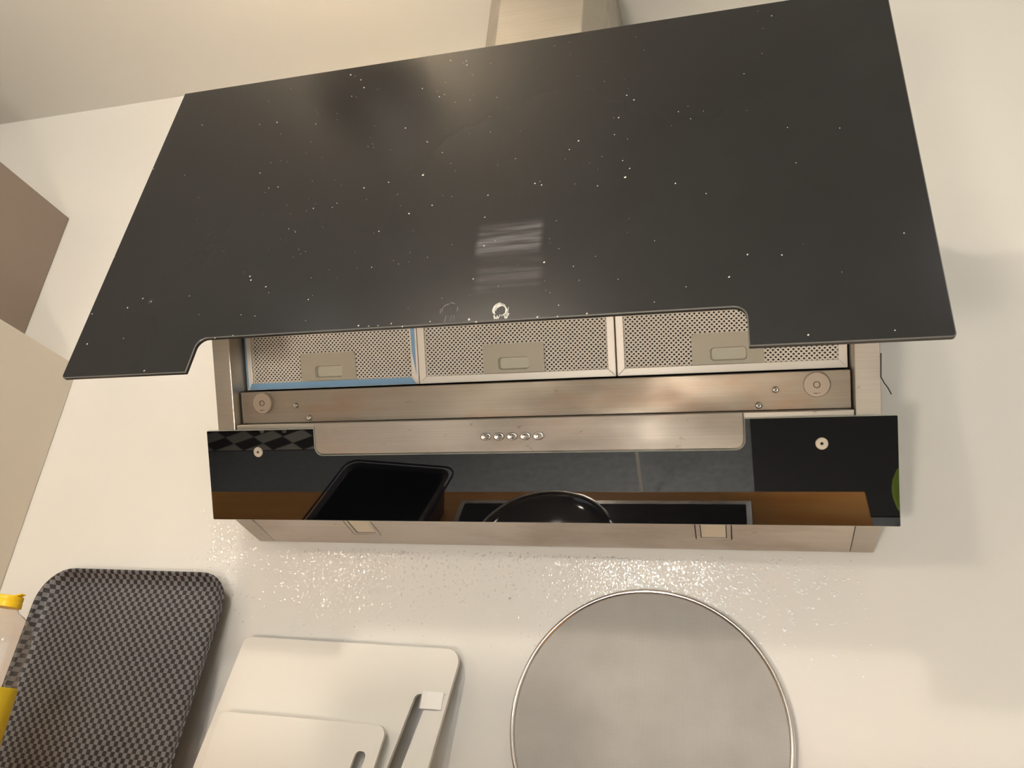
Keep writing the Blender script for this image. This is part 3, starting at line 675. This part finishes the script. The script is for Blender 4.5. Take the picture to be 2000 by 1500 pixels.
q.add([(bx + .008, by - .006, WT + .2800), (bx + .0205, by - .004, WT + .2835), (bx + .0205, by + .004, WT + .2835), (bx + .008, by + .006, WT + .2800), (bx + .008, by - .006, WT + .2815), (bx + .0205, by - .004, WT + .2848), (bx + .0205, by + .004, WT + .2848), (bx + .008, by + .006, WT + .2815)], [(0, 3, 2, 1), (4, 5, 6, 7), (0, 1, 5, 4), (1, 2, 6, 5), (2, 3, 7, 6), (3, 0, 4, 7)])
q.build('bottle_cap', YELLOW, bo)

# ---------------------------------------------------------------- ceiling lamps (the room's light) and the added fill globe
def bulb_mat(col, s):
    M = bpy.data.materials.new('glowing_bulb'); M.use_nodes = True; nt = M.node_tree; nt.nodes.clear()
    o = nt.nodes.new('ShaderNodeOutputMaterial'); e = nt.nodes.new('ShaderNodeEmission'); e.inputs[0].default_value = (*col, 1); e.inputs[1].default_value = s
    nt.links.new(e.outputs[0], o.inputs[0]); return M
LBL = ['steel bowl uplighter hanging in front of the hood chimney', 'bare bulb under the ceiling in front of the worktop', 'bare bulb hanging on a cord straight across from the hood', 'bare bulb hanging on a cord in the far left of the room', 'bare bulb hanging on a cord nearer the left wall']
for (nm, p, r_, c, s), lb in zip(LAMPS, LBL):
    t = thing('hanging_lamp' if nm != 'ceiling' else 'ceiling_lamp', lb, 'lamp', (p[0], p[1], ZC))
    q = MB(); q.lathe((p[0], p[1], ZC - .0005), [(.035, 0), (.035, -.006), (0, -.009)], (0, 0, 1), 32); q.build('ceiling_rose', WHITEC, t)
    if nm != 'ceiling':
        q = MB(); q.tube([(p[0], p[1], ZC - .006), (p[0], p[1], p[2] + r_ + .028)], .0025, 8); q.build('cord', WHITEC, t)
    q = MB(); q.lathe((p[0], p[1], p[2]), [(.010, r_ * .95), (.013, r_ + .012), (.012, min(r_ + .03, ZC - .006 - p[2]))], (0, 0, 1), 20); q.build('socket', WHITEC, t)
    q = MB(); q.lathe(p, [(r_ * math.sin(k * math.pi / 10) if 0 < k < 10 else 0, -r_ * math.cos(k * math.pi / 10)) for k in range(11)], (0, 0, 1), 16); q.build('bulb', bulb_mat(c, s), t, smooth=True)
    if nm == 'uplight':
        q = MB(); q.lathe(p, [(0, -.06), (.05, -.055), (.09, -.03), (.11, .005), (.118, .022), (.116, .022), (.108, .005), (.088, -.028), (.05, -.053), (0, -.058)], (0, 0, 1), 40); q.build('bowl_shade', CHROME, t, smooth=True)
        for k in range(3):
            an = k * 2.094 + .4; q = MB(); q.tube([(p[0] + .116 * math.cos(an), p[1] + .116 * math.sin(an), p[2] + .02), (p[0] + .003 * math.cos(an), p[1] + .003 * math.sin(an), p[2] + .12)], .0008, 6); q.build('suspension_wire', CHROME, t)

(gp, gr, gc, gs) = FILL_GLOBE
gl = thing('added_fill_globe', 'added fill light for the hood filters, a glowing globe on a thin pale stem', 'lamp', (gp[0], gp[1], ZF))
q = MB(); q.lathe((gp[0], gp[1], ZF), [(.09, .0005), (.09, .008), (.012, .014), (.0085, .02)], (0, 0, 1), 32); q.build('base', ENAMEL, gl)
q = MB(); q.tube([(gp[0], gp[1], ZF + .012), (gp[0], gp[1], gp[2] - gr + .004)], .006, 12); q.build('stem', ALU, gl)
q = MB(); q.lathe(gp, [(gr * math.sin(k * math.pi / 12) if 0 < k < 12 else 0, -gr * math.cos(k * math.pi / 12)) for k in range(13)], (0, 0, 1), 24); q.build('fill_sphere', bulb_mat(gc, gs), gl, smooth=True)

for (dx, dy, dz), pw_ in DOWN:
    t = thing('recessed_downlight', 'round recessed downlight in the ceiling ' + {-.32: 'above the left part of the worktop', .85: 'beyond the right end of the worktop', -.9: 'behind the left worktop', .4: 'farther from the hood on the right'}[round(dx, 2)], 'lamp', (dx, dy, ZC), 'recessed downlights')
    q = MB(); q.lathe((dx, dy, ZC), [(.048, -.0005), (.048, -.003), (.040, -.006), (.036, -.003), (.036, -.0005)], (0, 0, 1), 40); q.build('trim_ring', CHROME, t)
    q = MB(); q.lathe((dx, dy, ZC - .001), [(.034, 0), (.034, -.0015)], (0, 0, 1), 40); q.build('diffuser', bulb_mat((0.95, 0.95, 1.0), 60), t)
    ld = bpy.data.lights.new('downlight_beam', 'SPOT'); ld.energy = pw_; ld.spot_size = math.radians(66); ld.spot_blend = 0.5; ld.shadow_soft_size = .028; ld.color = (1, 0.88, 0.72)
    lo_ = bpy.data.objects.new('downlight_beam', ld); COL.objects.link(lo_); lo_.parent = t; lo_.location = (0, 0, -.012)

# ---------------------------------------------------------------- things seen only in the lower glass
q = MB(); q.box((-3.4, -3.6, ZF + .0005), (-.9, -1.97, ZF + .006)); tag(q.build('diamond_rug', RUG, None, (-2.1, -2.7, ZF), bevel=.003), 'grey and black diamond patterned rug on the floor behind', 'rug')
chv = thing('dining_chair', 'pale painted chair standing on the diamond patterned rug', 'chair', (-1.82, -2.27, ZF + .0105))
for sx_ in (-1, 1):
    for sy_ in (-1, 1):
        q = MB(); q.tube([(-1.85 + sx_ * .06 + sx_ * .10 * (sy_ < 0), -2.27 + sy_ * .17, ZF + .0110), (-1.85 + sx_ * .10, -2.27 + sy_ * .13, ZF + .445)], [.011, .017], 10); q.build('leg', WHITEC, chv)
q = MB(); q.lathe((-1.85, -2.27, ZF + .44), [(.20, 0), (.215, .01), (.21, .03), (0, .034)], (0, 0, 1), 32); q.build('seat', WHITEC, chv)
q = MB(); q.box((-2.02, -2.49, ZF + .62), (-1.68, -2.46, ZF + .85)); q.box((-1.98, -2.485, ZF + .46), (-1.95, -2.465, ZF + .63)); q.box((-1.75, -2.485, ZF + .46), (-1.72, -2.465, ZF + .63)); q.build('backrest', WHITEC, chv, bevel=.006)
q = MB(); q.box((.34, -2.75, ZF + .0005), (1.9, -1.55, ZF + .006)); tag(q.build('added_dark_mat', mat('standin_black', (.006, .006, .006), .7), None, (1.1, -2.1, ZF), bevel=.002), 'plain black mat added on the floor to darken part of the lower glass reflection', 'mat')  # added stand-in for an unidentified dark area mirrored in the lower glass
bk = thing('bucket', 'green plastic bucket standing on the grey floor', 'bucket', (.985, -1.30, ZF))
q = MB(); q.lathe((.985, -1.30, ZF + .0005), [(.19, 0), (.26, .30), (.27, .305), (.265, .31), (.25, .30), (.18, .01), (0, .01)], (0, 0, 1), 40); q.build('pail', GREEN, bk, smooth=False)
